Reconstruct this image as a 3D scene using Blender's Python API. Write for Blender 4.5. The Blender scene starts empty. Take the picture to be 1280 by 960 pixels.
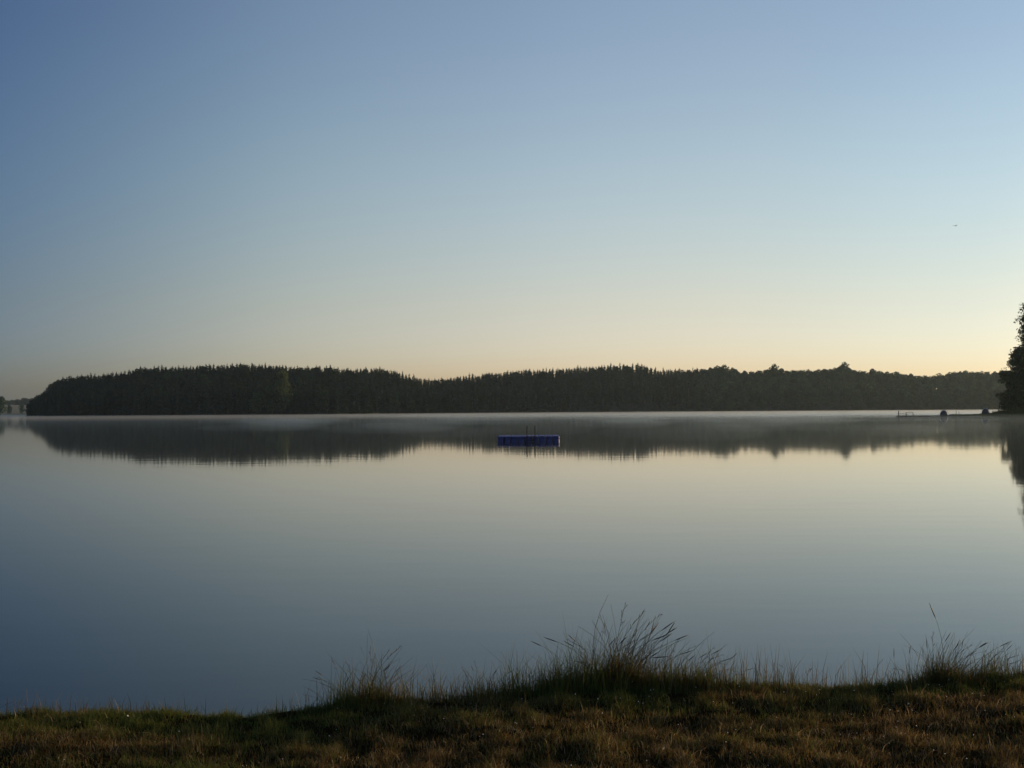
import bpy, math, random
import numpy as np
from mathutils import Vector, Matrix, Euler
from mathutils import noise as mnoise

C = bpy.context.scene
COL = C.collection
R = math.radians

# ------------------------------------------------------------------ camera
FPX = 1300.0                      # focal length in pixels of the 1280 px wide photograph
HC = 2.2                          # eye height above the lake
cam_d = bpy.data.cameras.new('camera')
cam = bpy.data.objects.new('camera', cam_d)
COL.objects.link(cam)
cam_d.sensor_width = 36.0
cam_d.lens = 36.0 * FPX / 1280.0
cam_d.clip_start = 0.05
cam_d.clip_end = 20000
ROLL = 0.0061
pitch = math.atan(33.0 / FPX)
cam.matrix_world = (Matrix.Translation((0, 0, HC)) @ Matrix.Rotation(R(90) + pitch, 4, 'X')
                    @ Matrix.Rotation(-ROLL, 4, 'Z'))
C.camera = cam


def y0(u):
    return 513.0 - ROLL * (u - 640)


def zat(u, v, Y):                 # height of the point seen at pixel (u, v) at depth Y
    return HC + (y0(u) - v) / FPX * Y


def xat(u, Y):
    return (u - 640) / FPX * Y


# ------------------------------------------------------------------ world, sun, exposure
SUN_AZ = R(64)                    # to the right of the view direction
SUN_EL = R(7.5)
w = bpy.data.worlds.new('World')
C.world = w
w.use_nodes = True
nt = w.node_tree
nt.nodes.clear()
sky = nt.nodes.new('ShaderNodeTexSky')
sky.sky_type = 'NISHITA'
sky.sun_disc = False
sky.sun_elevation = SUN_EL
sky.sun_rotation = SUN_AZ
sky.altitude = 0
sky.air_density = 1.0
sky.dust_density = 1.2
sky.ozone_density = 2.5
bg = nt.nodes.new('ShaderNodeBackground')
bg.inputs['Strength'].default_value = 0.15
out = nt.nodes.new('ShaderNodeOutputWorld')
# thin morning mist spreads the glow of the sun: a broad, smooth grading by the angle to the sun and by height
tcw = nt.nodes.new('ShaderNodeTexCoord')
nrm = nt.nodes.new('ShaderNodeVectorMath'); nrm.operation = 'NORMALIZE'
nt.links.new(tcw.outputs['Generated'], nrm.inputs[0])
dot = nt.nodes.new('ShaderNodeVectorMath'); dot.operation = 'DOT_PRODUCT'
dot.inputs[1].default_value = (math.sin(SUN_AZ), math.cos(SUN_AZ), 0.0)
nt.links.new(nrm.outputs[0], dot.inputs[0])
sepw = nt.nodes.new('ShaderNodeSeparateXYZ'); nt.links.new(nrm.outputs[0], sepw.inputs[0])


def ramp(src, lo, hi, stops):
    mr = nt.nodes.new('ShaderNodeMapRange'); mr.inputs[1].default_value = lo; mr.inputs[2].default_value = hi
    nt.links.new(src, mr.inputs[0])
    cr = nt.nodes.new('ShaderNodeValToRGB'); cr.color_ramp.interpolation = 'CARDINAL'
    e = cr.color_ramp.elements
    for i, (p, c) in enumerate(stops):
        q = e[i] if i < 2 else e.new(p)
        q.position = (p - lo) / (hi - lo); q.color = (*[k / 4 for k in c], 1)
    nt.links.new(mr.outputs[0], cr.inputs['Fac'])
    return cr.outputs['Color']


def mul(a, b, f=1.0):
    n = nt.nodes.new('ShaderNodeVectorMath'); n.operation = 'MULTIPLY'
    nt.links.new(a, n.inputs[0]); nt.links.new(b, n.inputs[1])
    n2 = nt.nodes.new('ShaderNodeVectorMath'); n2.operation = 'SCALE'; n2.inputs['Scale'].default_value = f
    nt.links.new(n.outputs[0], n2.inputs[0])
    return n2.outputs[0]


F_SUN = [(-1.0, (.65, .65, .82)), (-0.12, (.62, .62, .79)), (0.0, (.79, .76, .90)), (.21, (1.62, 1.31, 1.22)), (.43, (1.97, 1.53, 1.36)),
         (.62, (1.76, 1.44, 1.29)), (.76, (1.38, 1.28, 1.23)), (1.0, (1.08, 1.08, 1.10))]
G_ELEV = [(-0.2, (.93, .99, 1.24)), (.045, (.93, .99, 1.23)), (.1, (.98, .95, .98)), (.22, (1.02, 1.03, .99)), (.34, (.96, .99, 1.01)), (1.0, (.96, .99, 1.01))]
graded = mul(mul(sky.outputs['Color'], ramp(dot.outputs['Value'], -1, 1, F_SUN), 4.0), ramp(sepw.outputs[2], -0.2, 1.0, G_ELEV), 4.0)
nt.links.new(graded, bg.inputs['Color'])
nt.links.new(bg.outputs[0], out.inputs['Surface'])

sun_d = bpy.data.lights.new('sun', 'SUN')
sun_d.energy = 3.6
sun_d.angle = R(0.53)
sun_d.color = (1.0, 0.70, 0.38)
sun = bpy.data.objects.new('sun', sun_d)
COL.objects.link(sun)
sdir = Vector((math.sin(SUN_AZ) * math.cos(SUN_EL), math.cos(SUN_AZ) * math.cos(SUN_EL), math.sin(SUN_EL)))
sun.rotation_euler = sdir.to_track_quat('Z', 'Y').to_euler()

C.view_settings.view_transform = 'Standard'
C.view_settings.look = 'None'
C.view_settings.exposure = 0.0
C.view_settings.gamma = 1.0
C.cycles.max_bounces = 8
C.cycles.transparent_max_bounces = 16
C.cycles.volume_bounces = 0

random.seed(7)
rng = np.random.default_rng(11)


# ------------------------------------------------------------------ helpers
def tag(o, label=None, cat=None, group=None, kind=None):
    if label: o['label'] = label
    if cat: o['category'] = cat
    if group: o['group'] = group
    if kind: o['kind'] = kind
    return o


def link(name, me, parent=None, loc=None, rot=None, scl=None):
    o = bpy.data.objects.new(name, me)
    COL.objects.link(o)
    if parent is not None: o.parent = parent
    if loc is not None: o.location = loc
    if rot is not None: o.rotation_euler = rot
    if scl is not None: o.scale = scl
    return o


def empty(name, loc, rz=0.0):
    o = link(name, None, None, loc, (0, 0, rz))
    o.empty_display_size = 0.2
    return o


class MB:
    """collects vertices and faces (with one colour each) into one mesh"""
    def __init__(s):
        s.v = []; s.f = []; s.c = []; s.m = []

    def add(s, vs, fs, col=(1, 1, 1), m=0):
        n = len(s.v)
        s.v.extend(vs)
        for f in fs:
            s.f.append(tuple(i + n for i in f))
            s.c.append(col); s.m.append(m)

    def box(s, x0, x1, y0_, y1, z0, z1, col=(1, 1, 1), m=0):
        vs = [(x, y, z) for z in (z0, z1) for y in (y0_, y1) for x in (x0, x1)]
        s.add(vs, [(0, 2, 3, 1), (4, 5, 7, 6), (0, 1, 5, 4), (2, 6, 7, 3), (0, 4, 6, 2), (1, 3, 7, 5)], col, m)

    def tube(s, pts, rads, n=6, col=(1, 1, 1), m=0, cap=True):
        rings = []
        base = len(s.v)
        for i, p in enumerate(pts):
            p = Vector(p)
            a = Vector(pts[max(0, i - 1)]); b = Vector(pts[min(len(pts) - 1, i + 1)])
            d = (b - a).normalized()
            q = d.to_track_quat('Z', 'Y')
            r = rads[i] if hasattr(rads, '__len__') else rads
            for k in range(n):
                t = 2 * math.pi * k / n
                s.v.append(tuple(p + q @ Vector((math.cos(t) * r, math.sin(t) * r, 0))))
        for i in range(len(pts) - 1):
            for k in range(n):
                a = base + i * n + k; b = base + i * n + (k + 1) % n
                s.f.append((a, b, b + n, a + n)); s.c.append(col); s.m.append(m)
        if cap:
            s.f.append(tuple(base + k for k in reversed(range(n)))); s.c.append(col); s.m.append(m)
            e = base + (len(pts) - 1) * n
            s.f.append(tuple(e + k for k in range(n))); s.c.append(col); s.m.append(m)

    def mesh(s, name, mats, smooth=False):
        me = bpy.data.meshes.new(name)
        me.from_pydata(s.v, [], s.f)
        for mt in (mats if isinstance(mats, (list, tuple)) else [mats]):
            me.materials.append(mt)
        me.polygons.foreach_set('material_index', s.m)
        at = me.attributes.new('tint', 'FLOAT_COLOR', 'FACE')
        at.data.foreach_set('color', np.array([(*c, 1.0) for c in s.c], dtype=np.float32).ravel())
        if smooth:
            me.polygons.foreach_set('use_smooth', [True] * len(me.polygons))
        me.update()
        return me


def np_mesh(name, verts, faces, tint, mats, smooth=False):
    """verts (n,3), faces (m,k), tint (m,3)"""
    me = bpy.data.meshes.new(name)
    nv, nf, k = len(verts), len(faces), faces.shape[1]
    me.vertices.add(nv)
    me.vertices.foreach_set('co', np.ascontiguousarray(verts, dtype=np.float32).ravel())
    me.loops.add(nf * k)
    me.loops.foreach_set('vertex_index', np.ascontiguousarray(faces, dtype=np.int32).ravel())
    me.polygons.add(nf)
    me.polygons.foreach_set('loop_start', np.arange(0, nf * k, k, dtype=np.int32))
    me.update(calc_edges=True)
    for mt in (mats if isinstance(mats, (list, tuple)) else [mats]):
        me.materials.append(mt)
    if tint is not None:
        at = me.attributes.new('tint', 'FLOAT_COLOR', 'FACE')
        at.data.foreach_set('color', np.concatenate([tint, np.ones((nf, 1))], 1).astype(np.float32).ravel())
    if smooth:
        me.polygons.foreach_set('use_smooth', np.ones(nf, dtype=bool))
    return me


# ------------------------------------------------------------------ materials
def mat(name):
    m = bpy.data.materials.new(name)
    m.use_nodes = True
    m.node_tree.nodes.clear()
    N = m.node_tree.nodes; L = m.node_tree.links
    o = N.new('ShaderNodeOutputMaterial')
    return m, N, L, o


def simple(name, col, rough=0.6, var=0.25, scale=8.0, metal=0.0, spec=0.5):
    m, N, L, o = mat(name)
    b = N.new('ShaderNodeBsdfPrincipled')
    n = N.new('ShaderNodeTexNoise'); n.inputs['Scale'].default_value = scale; n.inputs['Detail'].default_value = 5
    tc = N.new('ShaderNodeTexCoord')
    L.new(tc.outputs['Object'], n.inputs['Vector'])
    r = N.new('ShaderNodeValToRGB')
    r.color_ramp.elements[0].position = 0.3; r.color_ramp.elements[1].position = 0.7
    r.color_ramp.elements[0].color = (*[c * (1 - var) for c in col], 1)
    r.color_ramp.elements[1].color = (*[min(1, c * (1 + var)) for c in col], 1)
    L.new(n.outputs['Fac'], r.inputs['Fac']); L.new(r.outputs['Color'], b.inputs['Base Color'])
    bp = N.new('ShaderNodeBump'); bp.inputs['Strength'].default_value = 0.25; bp.inputs['Distance'].default_value = 0.01
    L.new(n.outputs['Fac'], bp.inputs['Height']); L.new(bp.outputs[0], b.inputs['Normal'])
    b.inputs['Roughness'].default_value = rough
    b.inputs['Metallic'].default_value = metal
    b.inputs['Specular IOR Level'].default_value = spec
    L.new(b.outputs[0], o.inputs['Surface'])
    return m


def leafy(name, col, trans=0.3, vary=0.25, gloss=0.0):
    """foliage: diffuse + translucent, multiplied by the face's own tint"""
    m, N, L, o = mat(name)
    a = N.new('ShaderNodeAttribute'); a.attribute_name = 'tint'
    mx = N.new('ShaderNodeMix'); mx.data_type = 'RGBA'; mx.blend_type = 'MULTIPLY'
    mx.inputs[0].default_value = 1.0
    mx.inputs[6].default_value = (*col, 1)
    oi = N.new('ShaderNodeObjectInfo')
    mr = N.new('ShaderNodeMapRange'); mr.inputs[3].default_value = 1 - vary; mr.inputs[4].default_value = 1 + vary
    L.new(oi.outputs['Random'], mr.inputs[0])
    sc = N.new('ShaderNodeVectorMath'); sc.operation = 'SCALE'
    L.new(a.outputs['Color'], sc.inputs[0]); L.new(mr.outputs[0], sc.inputs['Scale'])
    L.new(sc.outputs[0], mx.inputs[7])
    d = N.new('ShaderNodeBsdfDiffuse'); t = N.new('ShaderNodeBsdfTranslucent')
    L.new(mx.outputs[2], d.inputs['Color']); L.new(mx.outputs[2], t.inputs['Color'])
    s = N.new('ShaderNodeMixShader'); s.inputs[0].default_value = trans
    L.new(d.outputs[0], s.inputs[1]); L.new(t.outputs[0], s.inputs[2])
    last = s
    if gloss > 0:
        g = N.new('ShaderNodeBsdfGlossy'); g.inputs['Roughness'].default_value = 0.35
        g.inputs['Color'].default_value = (0.9, 0.9, 0.9, 1)
        s2 = N.new('ShaderNodeMixShader'); s2.inputs[0].default_value = gloss
        L.new(s.outputs[0], s2.inputs[1]); L.new(g.outputs[0], s2.inputs[2]); last = s2
    L.new(last.outputs[0], o.inputs['Surface'])
    return m


M_NEEDLE = leafy('conifer_needles', (0.022, 0.034, 0.018), 0.10)
M_LEAF = leafy('broadleaf_foliage', (0.046, 0.075, 0.036), 0.2)
M_PALE = leafy('pale_green_foliage', (0.075, 0.095, 0.04), 0.3)
M_BARK = simple('bark', (0.09, 0.065, 0.045), 0.9, 0.4, 3)
M_FLOOR = simple('forest_floor', (0.03, 0.03, 0.018), 0.95, 0.4, 0.2)
M_FIELD = simple('stubble_field', (0.13, 0.11, 0.055), 0.95, 0.12, 0.05)
M_FARTREE = leafy('far_foliage', (0.05, 0.06, 0.04), 0.2)
M_BED = simple('lake_bed', (0.03, 0.028, 0.02), 0.95, 0.3, 0.5)
M_SOIL = simple('bank_soil', (0.022, 0.015, 0.006), 1.0, 0.5, 18, spec=0.0)
M_BLADE = leafy('grass_blades', (1.0, 1.0, 1.0), 0.45, vary=0.0, gloss=0.008)
M_STALK = leafy('dry_stalks', (1.0, 1.0, 1.0), 0.2, gloss=0.03)
M_WOOD = simple('weathered_wood', (0.035, 0.028, 0.022), 0.85, 0.35, 6)
M_STEEL = simple('dull_steel', (0.05, 0.05, 0.05), 0.6, 0.1, 10)
M_BLUE = simple('blue_plastic', (0.008, 0.022, 0.16), 0.5, 0.18, 5)
M_BLUETOP = simple('blue_plastic_top', (0.02, 0.05, 0.34), 0.5, 0.15, 7)
M_TENT = simple('grey_blue_canvas', (0.035, 0.04, 0.055), 0.7, 0.15, 5)
M_TENTDARK = simple('dark_canvas', (0.02, 0.02, 0.025), 0.8, 0.15, 5)
M_PALECLOTH = simple('pale_canvas', (0.55, 0.57, 0.62), 0.7, 0.08, 5)
M_BIRD = simple('dark_feathers', (0.03, 0.03, 0.035), 0.7, 0.3, 20)
M_FLOWER_GLINT = simple('white_petals_and_glints', (0.75, 0.74, 0.70), 0.6, 0.05, 20)  # petals, and the painted glint of the dew specks


def water_material():
    m, N, L, o = mat('lake_water')
    geo = N.new('ShaderNodeNewGeometry')
    sep = N.new('ShaderNodeSeparateXYZ'); L.new(geo.outputs['Position'], sep.inputs[0])

    def math_(op, a, b=None, clamp=False):
        n = N.new('ShaderNodeMath'); n.operation = op; n.use_clamp = clamp
        for i, q in enumerate((a, b)):
            if q is None: continue
            if isinstance(q, (int, float)): n.inputs[i].default_value = q
            else: L.new(q, n.inputs[i])
        return n.outputs[0]

    def rng_(v, a, b, c, d, smooth=True):
        n = N.new('ShaderNodeMapRange'); n.interpolation_type = 'SMOOTHSTEP' if smooth else 'LINEAR'
        L.new(v, n.inputs[0])
        for i, q in enumerate((a, b, c, d)): n.inputs[i + 1].default_value = q
        return n.outputs[0]

    def noise(sx, sy, detail=3, rough=0.5, off=0):
        mp = N.new('ShaderNodeMapping'); mp.inputs['Scale'].default_value = (sx, sy, 1)
        mp.inputs['Location'].default_value = (off, off * 1.7, 0)
        L.new(geo.outputs['Position'], mp.inputs['Vector'])
        n = N.new('ShaderNodeTexNoise'); n.inputs['Scale'].default_value = 1.0
        n.inputs['Detail'].default_value = detail; n.inputs['Roughness'].default_value = rough
        L.new(mp.outputs[0], n.inputs['Vector'])
        return n.outputs['Fac']

    X, Y = sep.outputs[0], sep.outputs[1]
    # calm water
    calm = N.new('ShaderNodeBsdfPrincipled')
    calm.inputs['Base Color'].default_value = (0.010, 0.015, 0.016, 1)
    calm.inputs['IOR'].default_value = 1.333
    calm.inputs['Roughness'].default_value = 0.034
    bp = N.new('ShaderNodeBump'); bp.inputs['Strength'].default_value = 1.0; bp.inputs['Distance'].default_value = 0.0022
    L.new(noise(0.35, 0.9, 3, 0.55), bp.inputs['Height'])
    L.new(bp.outputs[0], calm.inputs['Normal'])
    # water ruffled by a light breeze: patches towards the far shore
    ruf = N.new('ShaderNodeBsdfPrincipled')
    ruf.inputs['Base Color'].default_value = (0.010, 0.015, 0.016, 1)
    ruf.inputs['IOR'].default_value = 1.333
    ruf.inputs['Roughness'].default_value = 0.23
    side = rng_(X, -320, 110, 0.0, 1.0)
    # solid ruffled strip along the far shore
    strip = rng_(math_('ADD', Y, math_('MULTIPLY', side, 310)), 560, 680, 0.0, 1.0)
    strip = math_('MULTIPLY', strip, rng_(X, -320, 250, 0.35, 0.95))
    # streaks nearer in
    st = rng_(noise(0.004, 0.022, 4, 0.6, 3.0), 0.42, 0.62, 0.0, 1.0)
    band = math_('MULTIPLY', rng_(Y, 130, 260, 0, 1), st)
    band = math_('MULTIPLY', band, rng_(X, -150, 120, 0.06, 0.42))
    fac = math_('MAXIMUM', strip, band)
    # a small cat's paw out on the calm water
    dx = math_('DIVIDE', math_('SUBTRACT', X, 31.5), 1.4)
    dy = math_('DIVIDE', math_('SUBTRACT', Y, 106.5), 1.6)
    rr = math_('ADD', math_('MULTIPLY', dx, dx), math_('MULTIPLY', dy, dy))
    paw = rng_(rr, 0.3, 1.0, 0.22, 0.0)
    fac = math_('MAXIMUM', fac, paw, True)
    mx = N.new('ShaderNodeMixShader')
    L.new(fac, mx.inputs[0]); L.new(calm.outputs[0], mx.inputs[1]); L.new(ruf.outputs[0], mx.inputs[2])
    L.new(mx.outputs[0], o.inputs['Surface'])
    return m


M_WATER = water_material()

# ------------------------------------------------------------------ the lake and the land
mb = MB(); mb.add([(-2600, 4, 0), (2600, 4, 0), (2600, 4200, 0), (-2600, 4200, 0)], [(0, 1, 2, 3)])
tag(link('water', mb.mesh('water', M_WATER)), kind='structure')
mb = MB(); mb.add([(-2800, -60, -1.6), (2800, -60, -1.6), (2800, 4400, -1.6), (-2800, 4400, -1.6)], [(0, 1, 2, 3)])
tag(link('ground', mb.mesh('lake_bed', M_BED)), kind='structure')

# skyline of the wooded far shore as seen in the photograph: (pixel column, pixel row of the tree tops)
SKY = [(31, 517), (34, 508), (40, 496), (45, 491), (55, 487), (61, 478), (66, 473), (80, 470), (108, 467), (150, 463),
       (180, 457), (200, 456), (250, 455), (300, 452.5), (350, 455), (400, 456), (425, 458), (480, 459), (499, 463),
       (515, 468), (527, 471), (542, 473.5), (555, 471), (580, 468), (600, 466), (650, 461), (700, 458.5), (740, 456),
       (765, 454), (795, 453), (812, 456), (825, 460), (850, 460), (870, 459), (888, 457), (915, 456.5), (927, 461.5), (950, 461),
       (968, 457), (990, 460), (1035, 459), (1056, 455), (1072, 461), (1100, 462), (1130, 464), (1152, 467.5),
       (1180, 466.5), (1192, 463), (1205, 461), (1245, 462), (1300, 463), (1500, 462), (1700, 470)]
SKU = np.array([a for a, b in SKY], float); SKV = np.array([b for a, b in SKY], float)
SHU = np.array([31, 60, 200, 420, 520, 640, 900, 1250, 1700], float)
SHY = np.array([735, 715, 705, 720, 790, 860, 930, 980, 1000], float)


def skyv(u): return float(np.interp(u, SKU, SKV)) + (1.3 * mnoise.noise((u * 0.09, 0.5, 0)) + 0.8 * mnoise.noise((u * 0.23, 3.5, 0)) if u > 60 else 0)
def shoreY(u): return float(np.interp(u, SHU, SHY))


def top_z(u, t, Y):
    """height of the canopy at column u, t = 0 at the waterside, 1 on the ridge"""
    vs = skyv(u)
    vb = y0(u) + HC / shoreY(u) * FPX
    v = vb - (vb - vs) * (0.50 + 0.50 * min(1.0, t) ** 0.8)
    return zat(u, v, Y)


DEPTH = 150.0


def ground_z(u, t, hgt=17.0):
    Y = shoreY(u) + t * DEPTH
    z = top_z(u, t, Y) - hgt
    return max(0.25 + 1.5 * min(t, 1), z)


us = list(np.arange(31, 1700, 12.0)); ts = [-0.03, 0.0, 0.04, 0.15, 0.3, 0.5, 0.7, 0.85, 1.0, 1.25, 1.6, 2.5]
vs, fs = [], []
for u in us:
    for t in ts:
        Y = shoreY(u) + t * DEPTH
        if t < 0: z = -0.6
        elif t == 0: z = 0.12
        elif t > 1: z = max(0.3, ground_z(u, 1.0) * max(0.0, 1 - (t - 1) * 0.8))
        else: z = ground_z(u, t)
        if u < 60: z = min(z, 0.1 + (u - 31) * 0.5) if t >= 0 else z
        vs.append((xat(u, Y), Y, z))
nt_ = len(ts)
for i in range(len(us) - 1):
    for j in range(nt_ - 1):
        a = i * nt_ + j
        fs.append((a, a + nt_, a + nt_ + 1, a + 1))
mb = MB(); mb.add(vs, fs)
tag(link('hill', mb.mesh('wooded_hill', M_FLOOR, True)), kind='structure')


# ------------------------------------------------------------------ trees: generators return (verts, quads, tint)
def leaf_quads(P, Nrm, size, tint, rnd, elong=1.0):
    """one quad of given size at each point P, facing roughly Nrm"""
    n = len(P)
    r = rnd.normal(size=(n, 3)); nn = Nrm + 0.7 * r
    nn /= np.linalg.norm(nn, axis=1, keepdims=True) + 1e-9
    a = np.cross(nn, rnd.normal(size=(n, 3))); a /= np.linalg.norm(a, axis=1, keepdims=True) + 1e-9
    b = np.cross(nn, a)
    s = (size * rnd.uniform(0.6, 1.35, n))[:, None]
    a = a * s * 0.5 * elong; b = b * s * 0.5 / elong
    V = np.stack([P - a, P - b * 0.7, P + a, P + b * 0.9], 1).reshape(-1, 3)
    F = np.arange(4 * n).reshape(n, 4)
    return V, F, tint


def merge(parts):
    V, F, T, n = [], [], [], 0
    for v, f, t in parts:
        V.append(v); F.append(f + n); T.append(t); n += len(v)
    return np.concatenate(V), np.concatenate(F), np.concatenate(T)


def conifer(seed, tiers=17, per=7, width=0.15, pointed=1.0):
    """unit-height conifer: drooping branch fans in tiers about a stem"""
    rnd = np.random.default_rng(seed)
    V, F, T = [], [], []
    k = 0
    # stem
    for i in range(3):
        a = 2 * math.pi * i / 3; b = 2 * math.pi * (i + 1) / 3; r = 0.012
        V += [(r * math.cos(a), r * math.sin(a), 0), (r * math.cos(b), r * math.sin(b), 0),
              (0.001 * math.cos(b), 0.001 * math.sin(b), 0.97), (0.001 * math.cos(a), 0.001 * math.sin(a), 0.97)]
        F.append((k, k + 1, k + 2, k + 3)); T.append((0.8, 0.6, 0.5)); k += 4
    bend = rnd.uniform(-0.02, 0.02, 2)
    for i in range(tiers):
        f = i / (tiers - 1)
        z = 0.10 + 0.885 * f
        rad = width * ((1 - f) ** (0.52 * pointed) * 0.95 + 0.05) * rnd.uniform(0.8, 1.2)
        if f < 0.2: rad *= 0.8
        for j in range(per):
            a = rnd.uniform(0, 2 * math.pi)
            rr = rad * rnd.uniform(0.7, 1.25)
            wd = rad * rnd.uniform(0.45, 0.8) + 0.004
            ca, sa = math.cos(a), math.sin(a)
            z1 = z + rnd.uniform(-0.025, 0.025); dz = -rr * rnd.uniform(0.05, 0.7)
            ox, oy = bend[0] * f, bend[1] * f
            V += [(ox, oy, z1 + 0.02), (ox + ca * rr * .6 - sa * wd * .5, oy + sa * rr * .6 + ca * wd * .5, z1 + dz * .5 - rnd.uniform(0, .02)),
                  (ox + ca * rr, oy + sa * rr, z1 + dz),
                  (ox + ca * rr * .6 + sa * wd * .5, oy + sa * rr * .6 - ca * wd * .5, z1 + dz * .5 - rnd.uniform(0, .02))]
            F.append((k, k + 1, k + 2, k + 3)); g = rnd.uniform(0.65, 1.35)
            T.append((g, g, g * rnd.uniform(0.8, 1.1))); k += 4
    return np.array(V), np.array(F), np.array(T)


def broadleaf(seed, n=520, blobs=9, width=0.30, base=0.12, size=0.075, top=1.0):
    """unit-height deciduous crown of leaf clumps"""
    rnd = np.random.default_rng(seed)
    parts = []
    V, F, T = [], [], []
    for i in range(4):
        a = 2 * math.pi * i / 4; b = 2 * math.pi * (i + 1) / 4; r = 0.02; r2 = 0.006
        k = len(V)
        V += [(r * math.cos(a), r * math.sin(a), 0), (r * math.cos(b), r * math.sin(b), 0),
              (r2 * math.cos(b), r2 * math.sin(b), 0.75), (r2 * math.cos(a), r2 * math.sin(a), 0.75)]
        F.append((k, k + 1, k + 2, k + 3)); T.append((0.8, 0.6, 0.5))
    parts.append((np.array(V), np.array(F), np.array(T)))
    for b in range(blobs):
        f = (b + 0.5) / blobs
        z = base + 0.10 + (0.86 - base - 0.1) * f
        prof = math.sin(math.pi * min(1, max(0.0, (z - base * 0.3) / (1.12 - base * 0.3)))) ** 0.7
        a = rnd.uniform(0, 2 * math.pi); off = width * 0.5 * prof * rnd.uniform(0.2, 0.9) * (1 - f * 0.5)
        c = np.array([math.cos(a) * off, math.sin(a) * off, z])
        rad = np.array([1, 1, 0.85]) * width * (0.34 + 0.36 * prof) * rnd.uniform(0.75, 1.15) * (1 - 0.35 * f)
        rad[2] = min(rad[2], 1.0 - z)
        m = n // blobs
        d = rnd.normal(size=(m, 3)); d /= np.linalg.norm(d, axis=1, keepdims=True)
        P = c + d * rad * (rnd.uniform(0.45, 1.08, m) ** 0.6)[:, None]
        g = rnd.uniform(0.7, 1.3, m)[:, None] * rnd.uniform(0.8, 1.2)
        parts.append(leaf_quads(P, d, size, g * np.array([[1, 1, 0.9]]), rnd))
    return merge(parts)


CON = [conifer(100 + i, 17, 8, 0.135 + 0.012 * (i % 4), 0.8 + 0.15 * (i % 3)) for i in range(6)]
BRO = [broadleaf(200 + i, 640, 10, 0.34 + 0.03 * (i % 3)) for i in range(5)]
SHRUB = [broadleaf(260 + i, 260, 6, 0.55, 0.0, 0.13) for i in range(3)]
CON_ME = [np_mesh('conifer', *c, M_NEEDLE) for c in CON]
BRO_ME = [np_mesh('broadleaf_tree', *c, M_LEAF) for c in BRO]

# skyline trees are things of their own
def spot(u, t):
    Y = shoreY(u) + t * DEPTH
    return xat(u, Y), Y


def region_words(u):
    if u < 300: return 'left headland'
    if u < 540: return 'slope falling from the left headland'
    if u < 870: return 'middle rise of the far shore'
    return 'right-hand far shore'


tree_top_skip = []


def put_tree(kind, u, t, Y=None, topz=None, wid=1.0, gz=None):
    x, y = spot(u, t) if Y is None else (xat(u, Y), Y)
    zt = top_z(u, t, y) if topz is None else topz
    zb = ground_z(u, t) - 0.3 if gz is None else gz
    if u < 60: zb = min(zb, 0.1 + (u - 31) * 0.5)
    h = max(3.0, zt - zb)
    me = random.choice(CON_ME if kind == 'c' else BRO_ME)
    s = wid * (max(h, 11) if kind == 'c' else max(h, 9))
    o = link('conifer' if kind == 'c' else 'broadleaf_tree', me, None, (x, y, zb), (random.gauss(0, 0.022), random.gauss(0, 0.022), random.uniform(0, 6.28)), (s, s, h))
    return o


u = 36.0
n_ind = 0
while u < 880:
    o = put_tree('c', u, 0.93 + random.uniform(-0.06, 0.06),
                 topz=None, wid=random.uniform(0.95, 1.45))
    # uneven tops: the odd spire stands proud of its neighbours
    o.scale.z *= 1 + random.choice([-0.06, -0.03, 0.0, 0.0, 0.02, 0.03, 0.05, 0.07, 0.10]) * (1 if u > 70 else 1.6)
    rw = region_words(u)
    lab = {'left headland': 'dark pointed conifer on the skyline of the left headland wood',
           'slope falling from the left headland': 'dark pointed conifer on the skyline falling from the headland to the dip',
           'middle rise of the far shore': 'small pointed conifer on the skyline of the middle rise'}.get(
        rw, 'small pointed conifer on the skyline of the middle rise')
    tag(o, lab, 'tree', 'conifers on the skyline of the ' + (rw if rw != 'right-hand far shore' else 'middle rise of the far shore'))
    u += random.uniform(3.6, 6.6)
u = 884.0
while u < 1275:
    o = put_tree('b', u, 0.93 + random.uniform(-0.06, 0.06), wid=random.uniform(0.9, 1.3))
    o.scale.z *= 1 + random.choice([-0.10, -0.05, 0, 0.03, 0.07, 0.13])
    tag(o, 'rounded broadleaf tree on the skyline of the right-hand far shore', 'tree',
        'broadleaf trees on the skyline of the right-hand far shore')
    u += random.uniform(7, 12)
# broadleaf trees along the right waterside
u = 875.0
while u < 1250:
    o = put_tree('b', u, 0.03 + random.uniform(0, 0.05), wid=random.uniform(0.9, 1.2), gz=0.2)
    o.scale.z *= random.uniform(0.7, 1.05)
    tag(o, 'broadleaf tree at the water edge of the right-hand far shore', 'tree',
        'broadleaf trees along the water edge of the right-hand far shore')
    u += random.uniform(14, 22)
# trees that stand out
pale_me = np_mesh('pale_tree', *broadleaf(301, 1500, 14, 0.30, 0.05, 0.05), M_PALE)
Y = 716; zb = 0.4
for (uu, vt, ww, nm, lab) in (
        (352, 458.5, 0.95, 'broadleaf_tree', 'tall pale green tree catching the sun against the dark headland wood'),
        (322, 487, 1.5, 'broadleaf_tree', 'low pale green tree at the foot of the dark headland wood'),
        (338, 480, 1.2, 'broadleaf_tree', 'middling green tree beside the tall pale one on the headland')):
    h = zat(uu, vt, Y) - zb
    o = link(nm, pale_me, None, (xat(uu, Y), Y - (2 if h < 16 else 0), zb), (0, 0, uu), (h * ww, h * ww, h))
    tag(o, lab, 'tree')
Y = 925
h = zat(915, 496, Y) - 0.2
tag(link('shrub', pale_me, None, (xat(913, Y), Y, 0.2), (0, 0, 2), (h * 1.8, h * 1.8, h)),
    'round pale shrub at the water edge of the right-hand far shore', 'shrub')
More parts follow.
